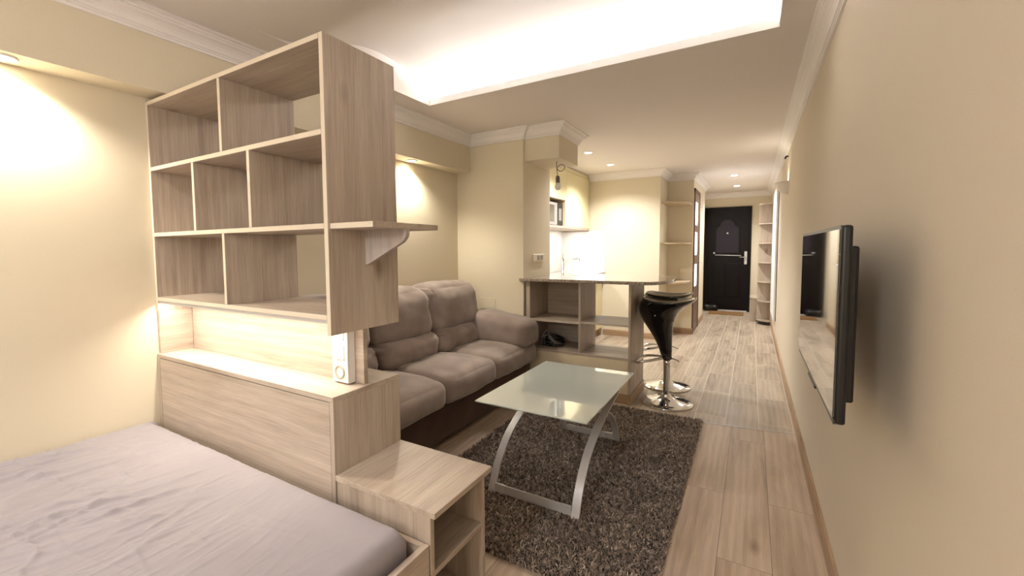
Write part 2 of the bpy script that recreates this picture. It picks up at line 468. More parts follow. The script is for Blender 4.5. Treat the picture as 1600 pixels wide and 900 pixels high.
bm = NB(); bx(bm, XL+.02, XSI-.002, S0+.004, S0+.007, 1.0185, 1.0308, bev=.0008); bx(bm, XL+.02, XSI-.002, S0+.007, S0+.022, 1.0285, 1.0308, bev=0)
o = obj('light_profile', bm, STEEL, t); o['label'] = 'slim aluminium light profile under the lowest shelf'
bm = NB(); bx(bm, XL+.05, XSI-.004, S0+.009, S0+.018, 1.0265, 1.0285, bev=0); obj('light_strip', bm, LED, o)

# ------------------------------------------------------------------ low cabinet at the head of the bed
B0, B1, XB, ZB = .956, 1.280, -1.4915, .7725
t = thing('headboard_cabinet', 'low oak cabinet at the head of the bed under the bookshelf', 'cabinet', (-2.13, 1.12, 0))
box_obj('top_board', (XL+.001, XB, B0, B1, ZB-.019, ZB), WX, t)
box_obj('side_panel', (XB-.019, XB, B0, B1, .0, ZB-.019), WZ, t)
box_obj('side_panel', (XL+.001, XL+.020, B0, B1, .0, ZB-.019), WZ, t)
box_obj('back_panel', (XL+.020, XB-.019, B1-.018, B1, .0, ZB-.019), WX, t)
box_obj('flap_door', (XL+.0225, XB-.0215, B0+.001, B0+.019, .30, ZB-.0225), WX, t)
box_obj('plinth', (XL+.020, XB-.019, B0+.02, B0+.038, 0, .30), WX, t)
box_obj('upright_board', (XL+.020, -1.509, 1.112, 1.131, ZB, 1.0305), WX, t)
box_obj('niche_side', (XL+.001, XL+.0195, S0+.002, 1.112, ZB, .9795), WY, t)

# multi-socket block
t = thing('socket_block', 'white vertical block of light switches and one round socket', 'socket', (-1.594, 1.09, ZB+.004))
sx0, sx1, sy0 = -1.634, -1.553, 1.074
box_obj('housing', (sx0, sx1, sy0+.006, 1.112, ZB+.004, ZB+.235), WHITE, t, .002)
box_obj('front_frame', (sx0-.001, sx1+.001, sy0, sy0+.008, ZB+.006, ZB+.233), WHITE, t, .002)
box_obj('rocker', (sx0+.014, sx1-.014, sy0-.005, sy0+.002, ZB+.165, ZB+.222), WHITE, t, .002)
box_obj('rocker', (sx0+.014, -1.595, sy0-.005, sy0+.002, ZB+.092, ZB+.150), WHITE, t, .002)
box_obj('rocker', (-1.592, sx1-.014, sy0-.005, sy0+.002, ZB+.092, ZB+.150), WHITE, t, .002)
bm = NB(); lathe(bm, [(.0, .004), (.019, .004), (.0195, -.004), (.026, -.004), (.026, .003)], (-1.594, sy0, ZB+.045), 32, 1)
so = obj('round_socket', bm, plain('socket_ivory', lin(178, 168, 150), .35), t)
bm = NB()
for dx in (-.0095, .0095): lathe(bm, [(.0026, 0), (.0026, .0015)], (-1.594+dx, sy0+.002, ZB+.045), 12, 1)
obj('pin_hole', bm, DARKGAP, so)

# ------------------------------------------------------------------ bedside table
t = thing('bedside_table', 'small oak open side table between the low cabinet and the rug', 'side table', (-1.28, 1.118, 0))
XN = -1.064
box_obj('tabletop', (XB+.001, XN, B0, B1, .484, .5025), WY, t)
box_obj('side_panel', (XB+.002, XN-.02, B0+.004, B0+.022, 0, .484), WZ, t)
box_obj('side_panel', (XB+.002, XN-.02, B1-.035, B1-.017, 0, .484), WZ, t)
box_obj('back_panel', (XB+.001, XB+.018, B0+.022, B1-.035, 0, .484), WZ, t)
box_obj('shelf', (XB+.018, XN-.021, B0+.022, B1-.035, .290, .308), WY, t)
box_obj('shelf', (XB+.018, XN-.021, B0+.022, B1-.035, .050, .068), WY, t)

# ------------------------------------------------------------------ bed
t = thing('bed_frame', 'low oak box bed frame beside the small side table', 'bed frame', (-1.93, 0, 0))
box_obj('head_rail', (XL+.001, -1.106, B0-.019, B0-.0005, 0, .402), WX, t)
box_obj('side_rail', (-1.106, -1.086, -1.2, B0-.0005, 0, .402), WY, t)
box_obj('foot_rail', (XL+.001, -1.106, -1.2, -1.181, 0, .402), WX, t)
box_obj('slat_base', (XL+.001, -1.106, -1.181, B0-.019, .20, .218), WX, t)
def wr(p, n):
    if p.x < XL+.05: return 0.
    if n.z < .3: return .0025*noise.noise(Vector((p.x*6, p.y*6, p.z*3)))
    def g(ang, fu, fw, sd, sharp):
        a = math.radians(ang); u = p.x*math.cos(a)+p.y*math.sin(a); w = -p.x*math.sin(a)+p.y*math.cos(a)
        w += .025*noise.noise(Vector((p.x*2.4, p.y*2.4, sd)))
        q = noise.noise(Vector((u*fu, w*fw, sd)))
        k = max(0., noise.noise(Vector((u*1.9+sd, w*2.8, sd*3)))+.18)
        return math.exp(-(q/(sharp*.7))**2)*min(1., k*2.2)
    m = max(.16, min(1., (-1.35-p.x)/.5))*max(.12, min(1., (B0-.10-p.y)/.35))
    h = .0060*g(80, 1.5, 10., 1.3, .12)+.0055*g(72, 2.2, 15., 4.1, .13)+.0040*g(98, 2.0, 17., 7.7, .13)+.0030*g(60, 3., 21., 9.9, .14)+.0026*g(84, 3., 30., 12.3, .16)+.003*g(10, 2.5, 12., 15.7, .09)
    e = max(0., 1-(B0-.024-p.y)/.075)
    return 2.3*m*h-.018*e*e+.0030*noise.noise(Vector((p.x*4, p.y*4, 9.)))+.0008*noise.noise(Vector((p.x*60, p.y*26, 0)))
def dense_box(bm, x0, x1, y0, y1, z0, z1, R, xs, ys, zs, fine):
    c = Vector(((x0+x1)/2, (y0+y1)/2, (z0+z1)/2)); h = Vector(((x1-x0)/2, (y1-y0)/2, (z1-z0)/2)); mp = {}
    def vert(x, y, z):
        k = (round(x, 5), round(y, 5), round(z, 5))
        if k in mp: return mp[k]
        ph = Vector((x, y, z))-c; q = Vector([max(-(h[i]-R), min(h[i]-R, ph[i])) for i in range(3)])
        d = (ph-q).normalized(); w = c+q+d*R
        mp[k] = bm.verts.new(w+d*fine(w, d)); return mp[k]
    def grid(A, B, f):
        for a0, a1 in zip(A, A[1:]):
            for b0, b1 in zip(B, B[1:]):
                g = bm.faces.new((f(a0, b0), f(a1, b0), f(a1, b1), f(a0, b1))); g.smooth = True
    grid(xs, ys, lambda a, b: vert(a, b, z1)); grid(xs, ys[::len(ys)-1], lambda a, b: vert(a, b, z0))
    grid(xs, zs, lambda a, b: vert(a, y0, b)); grid(xs, zs, lambda a, b: vert(a, y1, b))
    grid(ys, zs, lambda a, b: vert(x0, a, b)); grid(ys, zs, lambda a, b: vert(x1, a, b))
    bmesh.ops.recalc_face_normals(bm, faces=bm.faces)
bm = NB()
MX0, MX1, MY0, MY1 = XL+.004, -1.128, -1.17, B0-.024
mxs = [MX0+(MX1-MX0)*i/380 for i in range(381)]
mys = [MY0+(-.1-MY0)*i/30 for i in range(30)]+[-.1+(MY1+.1)*i/210 for i in range(211)]
dense_box(bm, MX0, MX1, MY0, MY1, .2185, .462, .045, mxs, mys, [.2185+.2435*i/10 for i in range(11)], wr)
top('mattress', bm, SHEET, 'mattress under a wrinkled pale grey fitted sheet in the bed frame', 'mattress')

# ------------------------------------------------------------------ sofa
t = thing('sofa', 'taupe suede three seat sofa against the left wall', 'sofa', (-2.33, 2.43, 0))
bm = NB(); soft(bm, -2.74, -1.965, 1.34, 3.475, .035, .305, .02, cuts=6); obj('base', bm, SUEDE_SHADED, t)
for x in (-2.68, -2.03):
    for y in (1.42, 3.40): box_obj('foot', (x-.03, x+.03, y-.03, y+.03, 0, .045), BLACK, t)
bm = NB(); soft(bm, -2.752, -2.60, 1.34, 3.40, .30, .90, .05, cuts=8); obj('back_frame', bm, SUEDE, t)
def seatwarp(p):
    if p.x > -2.1: p.z -= .012*((p.x+2.1)/.2)**2
    return p
for i, (y0, y1) in enumerate(((1.52, 2.148), (2.152, 2.768), (2.772, 3.468))):
    bm = NB(); soft(bm, -2.44, -1.890, y0, y1, .288, .462, .058, cuts=18, bulge=(.018, .004, .024), amp=.008, freq=7., seed=i*3.3, warp=seatwarp)
    obj('seat_cushion', bm, SUEDE, t)
def lean(p):
    p.x -= .30*max(0, p.z-.62)*.5
    return p
for i, (y0, y1) in enumerate(((1.42, 2.040), (2.046, 2.672), (2.678, 3.345))):
    bm = NB()
    def fold(w, n, y0=y0, y1=y1):
        e = min(w.y-y0, y1-w.y)
        return -.024*max(0, 1-e/.07)*abs(noise.noise(Vector((w.z*38, w.y*9, i*2.)))) + .010*noise.noise(Vector((w.y*9, w.z*18, i*5.))) - .007*math.exp(-(noise.noise(Vector((w.y*7, w.z*4, i*3.+2)))/.07)**2)
    soft(bm, -2.70, -2.375, y0, y1, .585, .985, .115, cuts=20, bulge=(.03, .0, .012), amp=.012, freq=6., seed=i*2.1, warp=lean, fine=fold)
    soft(bm, -2.66, -2.338, y0+.004, y1-.004, .425, .640, .075, cuts=20, bulge=(.02, 0, 0), amp=.010, freq=8., seed=9+i, fine=fold)
    obj('back_cushion', bm, SUEDE, t)
def armw(p):
    k = max(0, (p.x+2.40)/.5)
    p.z -= .075*k*max(0, min(1, (p.z-.46)/.2))
    p.y += -.02*k*0
    return p
for (y0, y1) in ((1.30, 1.60), (3.165, 3.497)):
    bm = NB()
    def pl(w, n, y0=y0):
        return .006*noise.noise(Vector((w.x*26, w.z*5, y0)))*max(0, 1-(w.z-.46)/.12)
    soft(bm, -2.41, -1.872, y0, y1, .430, .732, .075, cuts=20, bulge=(.006, .008, .0), amp=.008, freq=7., seed=y0, warp=armw, fine=pl)
    obj('armrest', bm, SUEDE, t)

# ------------------------------------------------------------------ rug
t = thing('shag_rug', 'dark brown shag rug on the plank floor under the coffee table', 'rug', (-1.175, 2.45, 0))
RX0, RX1, RY0, RY1 = -1.785, -.567, 1.475, 3.432
box_obj('backing', (RX0+.012, RX1-.012, RY0+.012, RY1-.012, .0005, .010), plain('rug_backing', lin(52, 42, 36), .9), t, 0)
def rugmat():
    k = NT('shag_pile')
    at = k.add('ShaderNodeAttribute'); at.attribute_name = 'tone'
    c = k.ramp(at.outputs['Fac'], [(0, lin(62, 50, 42)), (.45, lin(150, 131, 117)), (.8, lin(194, 174, 158)), (1, lin(230, 216, 202))])
    k.link(c, k.p.inputs['Base Color']); k.p.inputs['Roughness'].default_value = .8
    k.p.inputs['Sheen Weight'].default_value = .3
    return k.m
vs, fs, tone = [], [], []
N = 105000
lx, ly = t.location.x, t.location.y
for i in range(N):
    x = random.uniform(RX0, RX1); y = random.uniform(RY0, RY1)
    n1 = noise.noise(Vector((x*34, y*34, 0)))+.5*noise.noise(Vector((x*6, y*6, 1))); n2 = noise.noise(Vector((x*34, y*34, 7)))+.5*noise.noise(Vector((x*6, y*6, 8)))
    a = random.uniform(0, 2*PI); L = random.uniform(.014, .027)
    dx, dy = math.cos(a)*.6+n1*.9, math.sin(a)*.6+n2*.9
    w = random.uniform(.0014, .0027); b = random.uniform(0, 2*PI); wx, wy = math.cos(b)*w, math.sin(b)*w
    h = L*random.uniform(.55, .8)
    x -= lx; y -= ly
    k = len(vs)
    m = (x+dx*L*.25, y+dy*L*.25, .008+h*.65); e = (x+dx*L*.75, y+dy*L*.75, .008+h)
    vs += [(x-wx, y-wy, .006), (x+wx, y+wy, .006), (m[0]+wx, m[1]+wy, m[2]), (m[0]-wx, m[1]-wy, m[2]), (e[0]+wx*.7, e[1]+wy*.7, e[2]), (e[0]-wx*.7, e[1]-wy*.7, e[2])]
    fs += [(k, k+1, k+2, k+3), (k+3, k+2, k+4, k+5)]
    q = max(0, min(1, random.gauss(.42, .22)+.55*noise.noise(Vector((x*75, y*75, 3)))+.25*n1)); tone += [q]*6
me = bpy.data.meshes.new('pile'); me.from_pydata(vs, [], fs)
at = me.attributes.new('tone', 'FLOAT', 'POINT'); at.data.foreach_set('value', tone)
me.materials.append(rugmat()); o = bpy.data.objects.new('pile', me); COL.objects.link(o); o.parent = t; o['kind'] = 'stuff'

# ------------------------------------------------------------------ coffee table
t = thing('coffee_table', 'glass topped coffee table with curved crossed silver legs on the rug', 'coffee table', (-1.216, 2.325, .012))
bm = NB(); bx(bm, -1.517, -.914, 1.868, 2.785, .4715, .480, bev=.002); obj('glass_top', bm, GLASS, t)
CV = [(1.866, .013), (1.915, .115), (1.975, .190), (2.054, .256), (2.20, .325), (2.35, .368), (2.50, .405), (2.63, .440), (2.72, .4705)]
def leg(xc, wdt, mirror):
    pts = catmull([(0, p[0], p[1]) for p in CV], 5)
    if mirror: pts = [Vector((0, 4.655-p.y, p.z)) for p in pts]
    bm = NB(); th = .010; rings = []
    for i, p in enumerate(pts):
        d = (pts[min(i+1, len(pts)-1)]-pts[max(i-1, 0)]).normalized(); n = Vector((0, -d.z, d.y))
        rings.append([bm.verts.new((xc+sx*wdt/2, p.y+n.y*sn*th/2, min(.4712, max(.012, p.z+n.z*sn*th/2)))) for sx, sn in ((-1, -1), (1, -1), (1, 1), (-1, 1))])
    for a, b in zip(rings, rings[1:]):
        for j in range(4): bm.faces.new((a[j], a[(j+1) % 4], b[(j+1) % 4], b[j]))
    bm.faces.new(rings[0]); bm.faces.new(rings[-1]); bmesh.ops.recalc_face_normals(bm, faces=bm.faces)
    return obj('leg', bm, STEEL, t)
leg(-.968, .040, False); leg(-1.418, .040, False)
leg(-1.018, .040, True); leg(-1.372, .040, True)
def bar(y, x0, x1, z0, z1):
    o = box_obj('foot_bar', (x0, x1, y-.004, y+.004, z0, z1), STEEL, t)
    for (a, b) in ((x0, x0+.055), (x1-.055, x1)):
        box_obj('end_block', (a, b, y-.006, y+.006, z0-.001, z1+.001), POLISH, o)
bar(1.872, -1.398, -.988, .022, .066); bar(2.782, -1.352, -1.038, .022, .062)
for y in (2.715, 1.94): box_obj('top_rail', (-1.40, -.985, y-.012, y+.012, .4665, .4715), STEEL, t)

# ------------------------------------------------------------------ breakfast bar
BY = 3.527
t = thing('breakfast_bar', 'oak breakfast bar with open shelves and rounded granite top', 'bar counter', (-1.5, 3.9, 0))
bm = NB()
poly = [(-2.085, 3.486), (-1.06, 3.486)]
C = [(-1.06, 3.486), (-.985, 3.502), (-.925, 3.556), (-.882, 3.65), (-.856, 3.77), (-.846, 3.90), (-.850, 4.02), (-.866, 4.15), (-.90, 4.28), (-.96, 4.38), (-1.06, 4.43)]
poly += [(p.x, p.y) for p in catmull([(a, b, 0) for a, b in C], 5)][1:]
poly += [(-2.047, 4.43), (-2.047, 3.506), (-2.085, 3.506)]
prism(bm, poly, .9775, 1.0035, 2, .004); obj('granite_top', bm, GRAN, t)
box_obj('end_panel', (-1.1265, -1.1075, BY, 4.02, 0, .9775), WZ, t)
box_obj('side_panel', (-2.034, -1.995, BY, 3.945, 0, .9775), WZ, t)
box_obj('divider', (-1.541, -1.5225, BY, 3.943, .3785, .9775), WZ, t)
box_obj('back_panel', (-1.995, -1.541, 3.927, 3.943, .3785, .9775), WX, t)
box_obj('shelf', (-1.995, -1.541, BY+.001, 3.927, .6225, .641), WX, t)
box_obj('shelf', (-1.5225, -1.1265, BY+.001, 3.943, .632, .6485), WX, t)
box_obj('bottom_shelf', (-1.995, -1.1265, BY, 3.943, .360, .3785), WX, t)
box_obj('front_panel', (-1.995, -1.1275, BY+.002, BY+.020, .082, .358), CREAM2, t)
box_obj('box_side', (-1.995, -1.1265, 3.925, 3.943, 0, .360), WX, t)
box_obj('toe_board', (-1.995, -1.1265, BY+.004, BY+.020, 0, .082), BBX, t)
box_obj('skirting', (-1.1075, -1.099, BY-.002, 4.02, 0, .086), BBY, t)
box_obj('skirting', (-1.128, -1.099, BY-.010, BY-.0005, 0, .086), BBX, t)

# things in the bar's lower compartment
t = thing('cable_coil', 'coiled black cables lying in the lower left compartment of the bar', 'cable', (-1.86, 3.70, .379))
bm = NB()
for k in range(16):
    r0 = .052+.026*random.random(); cx, cy, cz = -1.835+random.uniform(-.02, .02), 3.69+random.uniform(-.02, .02), .388+.0050*k
    tl = random.uniform(-.7, .5); t2 = random.uniform(-.5, .5)
    pts = []
    for i in range(28):
        a = 2*PI*i/28
        x, y = r0*1.25*math.cos(a), r0*math.sin(a)
        pts.append((cx+x, cy+y, max(.384, cz+x*tl*.5+y*t2*.5+.004*math.sin(3*a+k))))
    tube(bm, pts, .0048, 8, True)
obj('black_loops', bm, BLACK, t)
bm = NB()
for k in range(2):
    tube(bm, catmull([(-1.91+.025*k, 3.60, .40), (-1.90+.02*k, 3.59, .47), (-1.87+.015*k, 3.63, .535-.03*k), (-1.84+.02*k, 3.60, .47), (-1.78, 3.60, .425+.015*k), (-1.73, 3.65, .41), (-1.80, 3.605, .40+.02*k)], 8), .0036, 8)
o = obj('grey_loops', bm, plain('grey_cord', lin(128, 124, 122), .3), t); o['label'] = 'thin grey cord lying over the black coil'
bm = NB(); bx(bm, -1.955, -1.915, 3.62, 3.665, .379, .45, bev=.006); o = obj('plug', bm, GREYM, t); o['label'] = 'grey plug standing left of the coil'

# ------------------------------------------------------------------ bar stools
t = thing('bar_stool', 'nearer black gloss bar stool with chrome pedestal beside the granite counter', 'bar stool', (-.866, 3.74, 0), 'bar stools')
LV = [(.362, -.905, -.829, .038), (.45, -.931, -.829, .040), (.528, -.968, -.829, .050), (.60, -1.012, -.826, .066), (.66, -1.052, -.822, .088), (.70, -1.074, -.806, .108),
      (.735, -1.085, -.785, .128), (.765, -1.088, -.752, .146), (.795, -1.080, -.705, .162), (.818, -1.066, -.668, .172), (.832, -1.058, -.656, .176), (.840, -1.056, -.654, .176)]
bm = NB(); n = 44; rings = []
def ring(xa, xb, dep, zf, ex=2.4):
    out = []
    for i in range(n):
        a = 2*PI*i/n; cx, sn = math.cos(a), math.sin(a)
        u = math.copysign(abs(cx)**(2/ex), cx); w = math.copysign(abs(sn)**(2/ex), sn)
        out.append(bm.verts.new(((xa+xb)/2+u*(xb-xa)/2, 3.74+w*dep, zf(u, w))))
    return out
for (z, xa, xb, dep) in LV:
    k = max(0, (z-.70)/.14)
    rings.append(ring(xa, xb, dep, lambda u, w, z=z, k=k: z+k*(.024*u*u-.012*w*w*0+(.008 if u > 0 else .0)*u*u), 2.0+.9*k))
z = .84
for s, dz in ((.95, .004), (.90, -.002), (.75, -.010), (.5, -.016), (.25, -.019)):
    xa, xb = -1.056, -.654; c = (xa+xb)/2
    rings.append(ring(c+(xa-c)*s, c+(xb-c)*s, .176*s, lambda u, w, s=s, dz=dz: z+dz+(.026*u*u)*s*s*s, 2.9))
fs = []
for a, b in zip(rings, rings[1:]):
    for i in range(n):
        f = bm.faces.new((a[i], a[(i+1) % n], b[(i+1) % n], b[i])); f.smooth = True; fs.append(f)
fs.append(bm.faces.new(rings[0])); f = bm.faces.new(rings[-1]); f.smooth = True
bmesh.ops.recalc_face_normals(bm, faces=bm.faces)
seat = obj('seat_shell', bm, BLACKG, t)
bm = NB(); lathe(bm, [(.0, -.004), (.006, -.004), (.006, .0), (0, .0)], (-.935, 3.578, .735), 14, 1); obj('screw_cap', bm, CHROME, seat)
bm = NB(); lathe(bm, [(.026, .04), (.026, .30), (.0275, .30), (.0275, .366), (.02, .366)], (-.867, 3.74, 0), 28); obj('pedestal', bm, CHROME, t)
bm = NB(); lathe(bm, [(.196, 0), (.203, .002), (.205, .007), (.200, .012), (.15, .022), (.09, .036), (.05, .050), (.036, .060), (.034, .072), (.027, .074)], (-.867, 3.74, 0), 56); obj('base_plate', bm, CHROME, t)
bm = NB()
tube(bm, catmull([(-.895, 3.71, .372), (-.96, 3.655, .360), (-1.04, 3.62, .345), (-1.085, 3.64, .330), (-1.10, 3.74, .326), (-1.085, 3.84, .330), (-1.04, 3.86, .345), (-.96, 3.825, .360), (-.895, 3.77, .372)], 6), .0115, 12)
obj('footrest', bm, CHROME, t)
bm = NB(); tube(bm, catmull([(-.838, 3.735, .375), (-.79, 3.70, .372), (-.765, 3.68, .366)], 6), .0045, 10); obj('height_lever', bm, CHROME, t)
c = copy_tree(t); c.location = (-.936, 4.20, .0)
c['label'] = 'farther black gloss bar stool behind the nearer one, beside the granite counter'

# ------------------------------------------------------------------ television
t = thing('television', 'flat black television hung on the right wall', 'television', (-.075, 1.58, .878))
def tvx(p):
    p.x += -.0005*(p.y-1.185)/.795
    return p
def tvbox(nm, b, mat, parent=t, bev=.002):
    bm = NB(); bx(bm, *b, bev=bev)
    for v in bm.verts: tvx(v.co)
    return obj(nm, bm, mat, parent)
tvbox('cabinet', (-.133, -.114, 1.185, 1.98, .878, 1.313), BLACK, bev=.006)
tvbox('screen', (-.1365, -.1325, 1.193, 1.972, .890, 1.304), SCREEN, bev=0)
b = tvbox('front_frame', (-.1355, -.132, 1.187, 1.978, .8785, .890), BEZEL, bev=0)
tvbox('top_edge', (-.1355, -.132, 1.187, 1.978, 1.304, 1.3125), BEZEL, b, bev=0)
tvbox('rear_housing', (-.114, -.094, 1.235, 1.92, .915, 1.268), BLACK, bev=.006)
tvbox('wall_bracket', (-.094, -.0015, 1.90, 1.955, 1.02, 1.17), BLACK)
tvbox('sensor_bar', (-.137, -.118, 1.50, 1.66, .868, .8785), BLACK, bev=.003)

# ------------------------------------------------------------------ kitchen
t = thing('kitchen_base_cabinet', 'cream kitchen base units behind the breakfast bar', 'cabinet', (-2.45, 5.3, 0))
box_obj('carcass', (XL+.001, -2.175, 4.46, YK-.001, .1, .89), CREAM2, t)
for y0 in (4.462, 5.07, 5.68): box_obj('door', (-2.175, -2.155, y0, y0+.602, .105, .885), CREAM, t)
box_obj('plinth', (XL+.05, -2.20, 4.46, YK-.001, 0, .1), BBY, t)
bm = NB(); bx(bm, XL+.001, -2.112, 4.455, YK-.011, .890, .920, bev=.003)
top('kitchen_worktop', bm, GRAN, 'granite kitchen worktop below the white backsplash', 'worktop')
bm = NB(); bx(bm, XL+.0005, XL+.010, 4.20, YK-.010, .921, 1.524, bev=0); bx(bm, XL+.0005, -2.118, YK-.010, YK-.0005, .921, 1.512, bev=0)
top('backsplash', bm, WHITEG, 'bright white glossy backsplash behind the kitchen tap', 'backsplash')
t = thing('kitchen_tap', 'chrome single lever kitchen tap in front of the white backsplash', 'tap', (-2.60, 5.86, .92))
bm = NB(); lathe(bm, [(.026, .0), (.026, .006), (.021, .010), (.021, .19), (.017, .205), (.012, .21)], (-2.60, 5.86, .92), 24); obj('body', bm, CHROME, t)
bm = NB(); tube(bm, catmull([(-2.59, 5.85, 1.055), (-2.52, 5.85, 1.085), (-2.43, 5.85, 1.115), (-2.37, 5.85, 1.122), (-2.352, 5.85, 1.118), (-2.35, 5.85, 1.095)], 6), .011, 12); obj('spout', bm, CHROME, t)
bm = NB(); tube(bm, [(-2.60, 5.86, 1.12), (-2.59, 5.83, 1.145), (-2.565, 5.77, 1.175)], [.012, .008, .006], 10); obj('lever', bm, CHROME, t)

t = thing('kitchen_wall_cabinet', 'cream glossy wall cabinet above the white backsplash', 'cabinet', (-2.56, 5.2, 1.527))
XU = -2.356
box_obj('bottom_board', (XL+.001, XU+.004, 4.15, YK-.001, 1.527, 1.550), WY, t)
bm = NB()
bx(bm, XL+.001, XU-.020, 5.340, YK-.001, 1.550, 2.322, bev=0); bx(bm, XL+.001, XU-.020, 4.15, 5.340, 1.880, 2.322, bev=0)
bx(bm, XL+.001, XL+.02, 4.15, 5.34, 1.55, 1.88, bev=0); bx(bm, XL+.02, XU, 4.15, 4.60, 1.55, 1.88, bev=0)
bx(bm, XL+.02, XU, 5.322, 5.340, 1.55, 1.88, bev=0); obj('carcass', bm, CREAM2, t)
box_obj('door', (XU-.020, XU, 5.342, 6.268, 1.553, 2.262), CREAM, t)
box_obj('door', (XU-.020, XU, 4.152, 5.338, 1.882, 2.262), CREAM, t)
box_obj('top_filler', (XU-.022, XU-.003, 4.152, 6.268, 2.266, 2.316), CREAM, t)
box_obj('end_filler', (XU-.020, XU-.004, 6.27, YK-.001, 1.553, 2.316), CREAM, t)
t = thing('microwave', 'small grey microwave set into the cream wall cabinet', 'microwave', (-2.57, 4.97, 1.551))
box_obj('body', (-2.74, -2.40, 4.64, 5.30, 1.551, 1.84), GREYM, t, .004)
d = box_obj('door', (-2.40, -2.382, 4.645, 5.12, 1.56, 1.832), plain('oven_grey', lin(150, 146, 142), .35), t, .003)
box_obj('door_window', (-2.382, -2.380, 4.70, 5.02, 1.60, 1.80), SCREEN, d, 0)
cp = box_obj('control_panel', (-2.40, -2.380, 5.122, 5.296, 1.56, 1.832), BLACK, t, .003)
box_obj('display', (-2.380, -2.378, 5.16, 5.25, 1.62, 1.77), plain('panel_grey', lin(128, 124, 120), .4), cp, 0)

t = thing('pendant_bulb', 'bare unlit bulb hanging from a looped wire under the beam stub', 'light bulb', (-1.80, 3.70, 1.79))
bm = NB()
pts = catmull([(-1.81, 3.70, 2.045), (-1.812, 3.70, 2.02), (-1.808, 3.70, 1.985), (-1.78, 3.70, 1.955), (-1.745, 3.70, 1.965), (-1.735, 3.70, 1.99), (-1.755, 3.70, 2.012), (-1.79, 3.70, 2.005), (-1.81, 3.702, 1.98), (-1.805, 3.70, 1.94), (-1.801, 3.70, 1.915)], 8)
tube(bm, pts, .0032, 8); obj('wire', bm, GREYM, t)
bm = NB(); lathe(bm, [(.006, .128), (.014, .126), (.018, .11), (.019, .068), (.017, .064)], (-1.80, 3.70, 1.79), 20); obj('socket', bm, plain('socket_grey', lin(112, 104, 98), .4), t)
bm = NB(); lathe(bm, [(.0, 0), (.012, .002), (.022, .010), (.027, .022), (.027, .034), (.023, .046), (.017, .058), (.0155, .066)], (-1.80, 3.70, 1.79), 24); obj('glass_bulb', bm, CLEARW, t)

t = thing('wall_outlet', 'white double outlet on the side of the column above the bar', 'outlet', (XC, 3.83, 1.15))
box_obj('cover_plate', (XC+.0005, XC+.010, 3.70, 3.96, 1.145, 1.215), plain('cream_plastic', lin(228, 216, 196), .35), t, .002)
for y in (3.79, 3.865): box_obj('socket_insert', (XC+.010, XC+.012, y, y+.05, 1.158, 1.202), plain('insert_grey', lin(150, 140, 130), .4), t, 0)
t = thing('cover_plate', 'blank square cover plate on the column wall above the sofa arm', 'cover plate', (-2.43, YW-.004, .70))
box_obj('plate', (-2.517, -2.347, YW-.006, YW-.0005, .70, .81), WALL, t, .002)

# ------------------------------------------------------------------ niche shelves
for z, lab in ((1.872, 'highest'), (1.315, 'middle'), (.772, 'lowest')):
    bm = NB()
    pts = [(-1.3735, YN-.0005), (-1.3735, 6.36)] + [(-1.045-.27+.27*math.sin(a*PI/2/10), 6.36+.30-.30*math.cos(a*PI/2/10)) for a in range(11)] + [(-1.045, YN-.0005)]
    prism(bm, pts, z, z+.02, 2, .0015)
    top('niche_shelf', bm, wood('shelf_wood_%s' % lab, 0, lin(222, 204, 176), lin(206, 186, 156), lin(180, 158, 128)), '%s of three pale rounded shelves in the wall niche' % lab, 'shelf', 'niche shelves')
bm = NB(); bx(bm, -1.205, -1.125, YN-.008, YN-.0005, .88, .96, bev=.002)
top('light_switch', bm, CREAM2, 'cream light switch on the niche wall above the lowest shelf', 'switch')

# ------------------------------------------------------------------ hall: glazed door, entrance door, corner shelf
d2 = bpy.data.objects.new('door_2', None); COL.objects.link(d2); d2.location = (XW, 7.32, 0); tag(d2, 'brown interior door with three lit frosted panes on the hall left wall', 'door', None, 'structure')
bm = NB()
bx(bm, XW+.0005, XW+.020, 6.955, 7.01, 0, 2.11); bx(bm, XW+.0005, XW+.020, 7.62, 7.67, 0, 2.11); bx(bm, XW+.0005, XW+.020, 6.955, 7.67, 2.08, 2.12)
obj('door_frame', bm, BROWN, d2)
leaf = box_obj('door_leaf', (XW+.0005, XW+.012, 7.01, 7.62, .008, 2.08), BROWN, d2)
for z0, z1 in ((1.60, 1.93), (1.155, 1.49), (.69, 1.015)):
    box_obj('pane', (XW+.012, XW+.0155, 7.05, 7.33, z0, z1), PANE, d2, 0)
box_obj('lower_panel', (XW+.012, XW+.017, 7.05, 7.55, .16, .56), BROWN, leaf, .003)
bm = NB(); tube(bm, [(XW+.012, 7.57, 1.02), (XW+.05, 7.57, 1.02), (XW+.05, 7.47, 1.02)], .008, 8); obj('door_handle', bm, CHROME, d2)

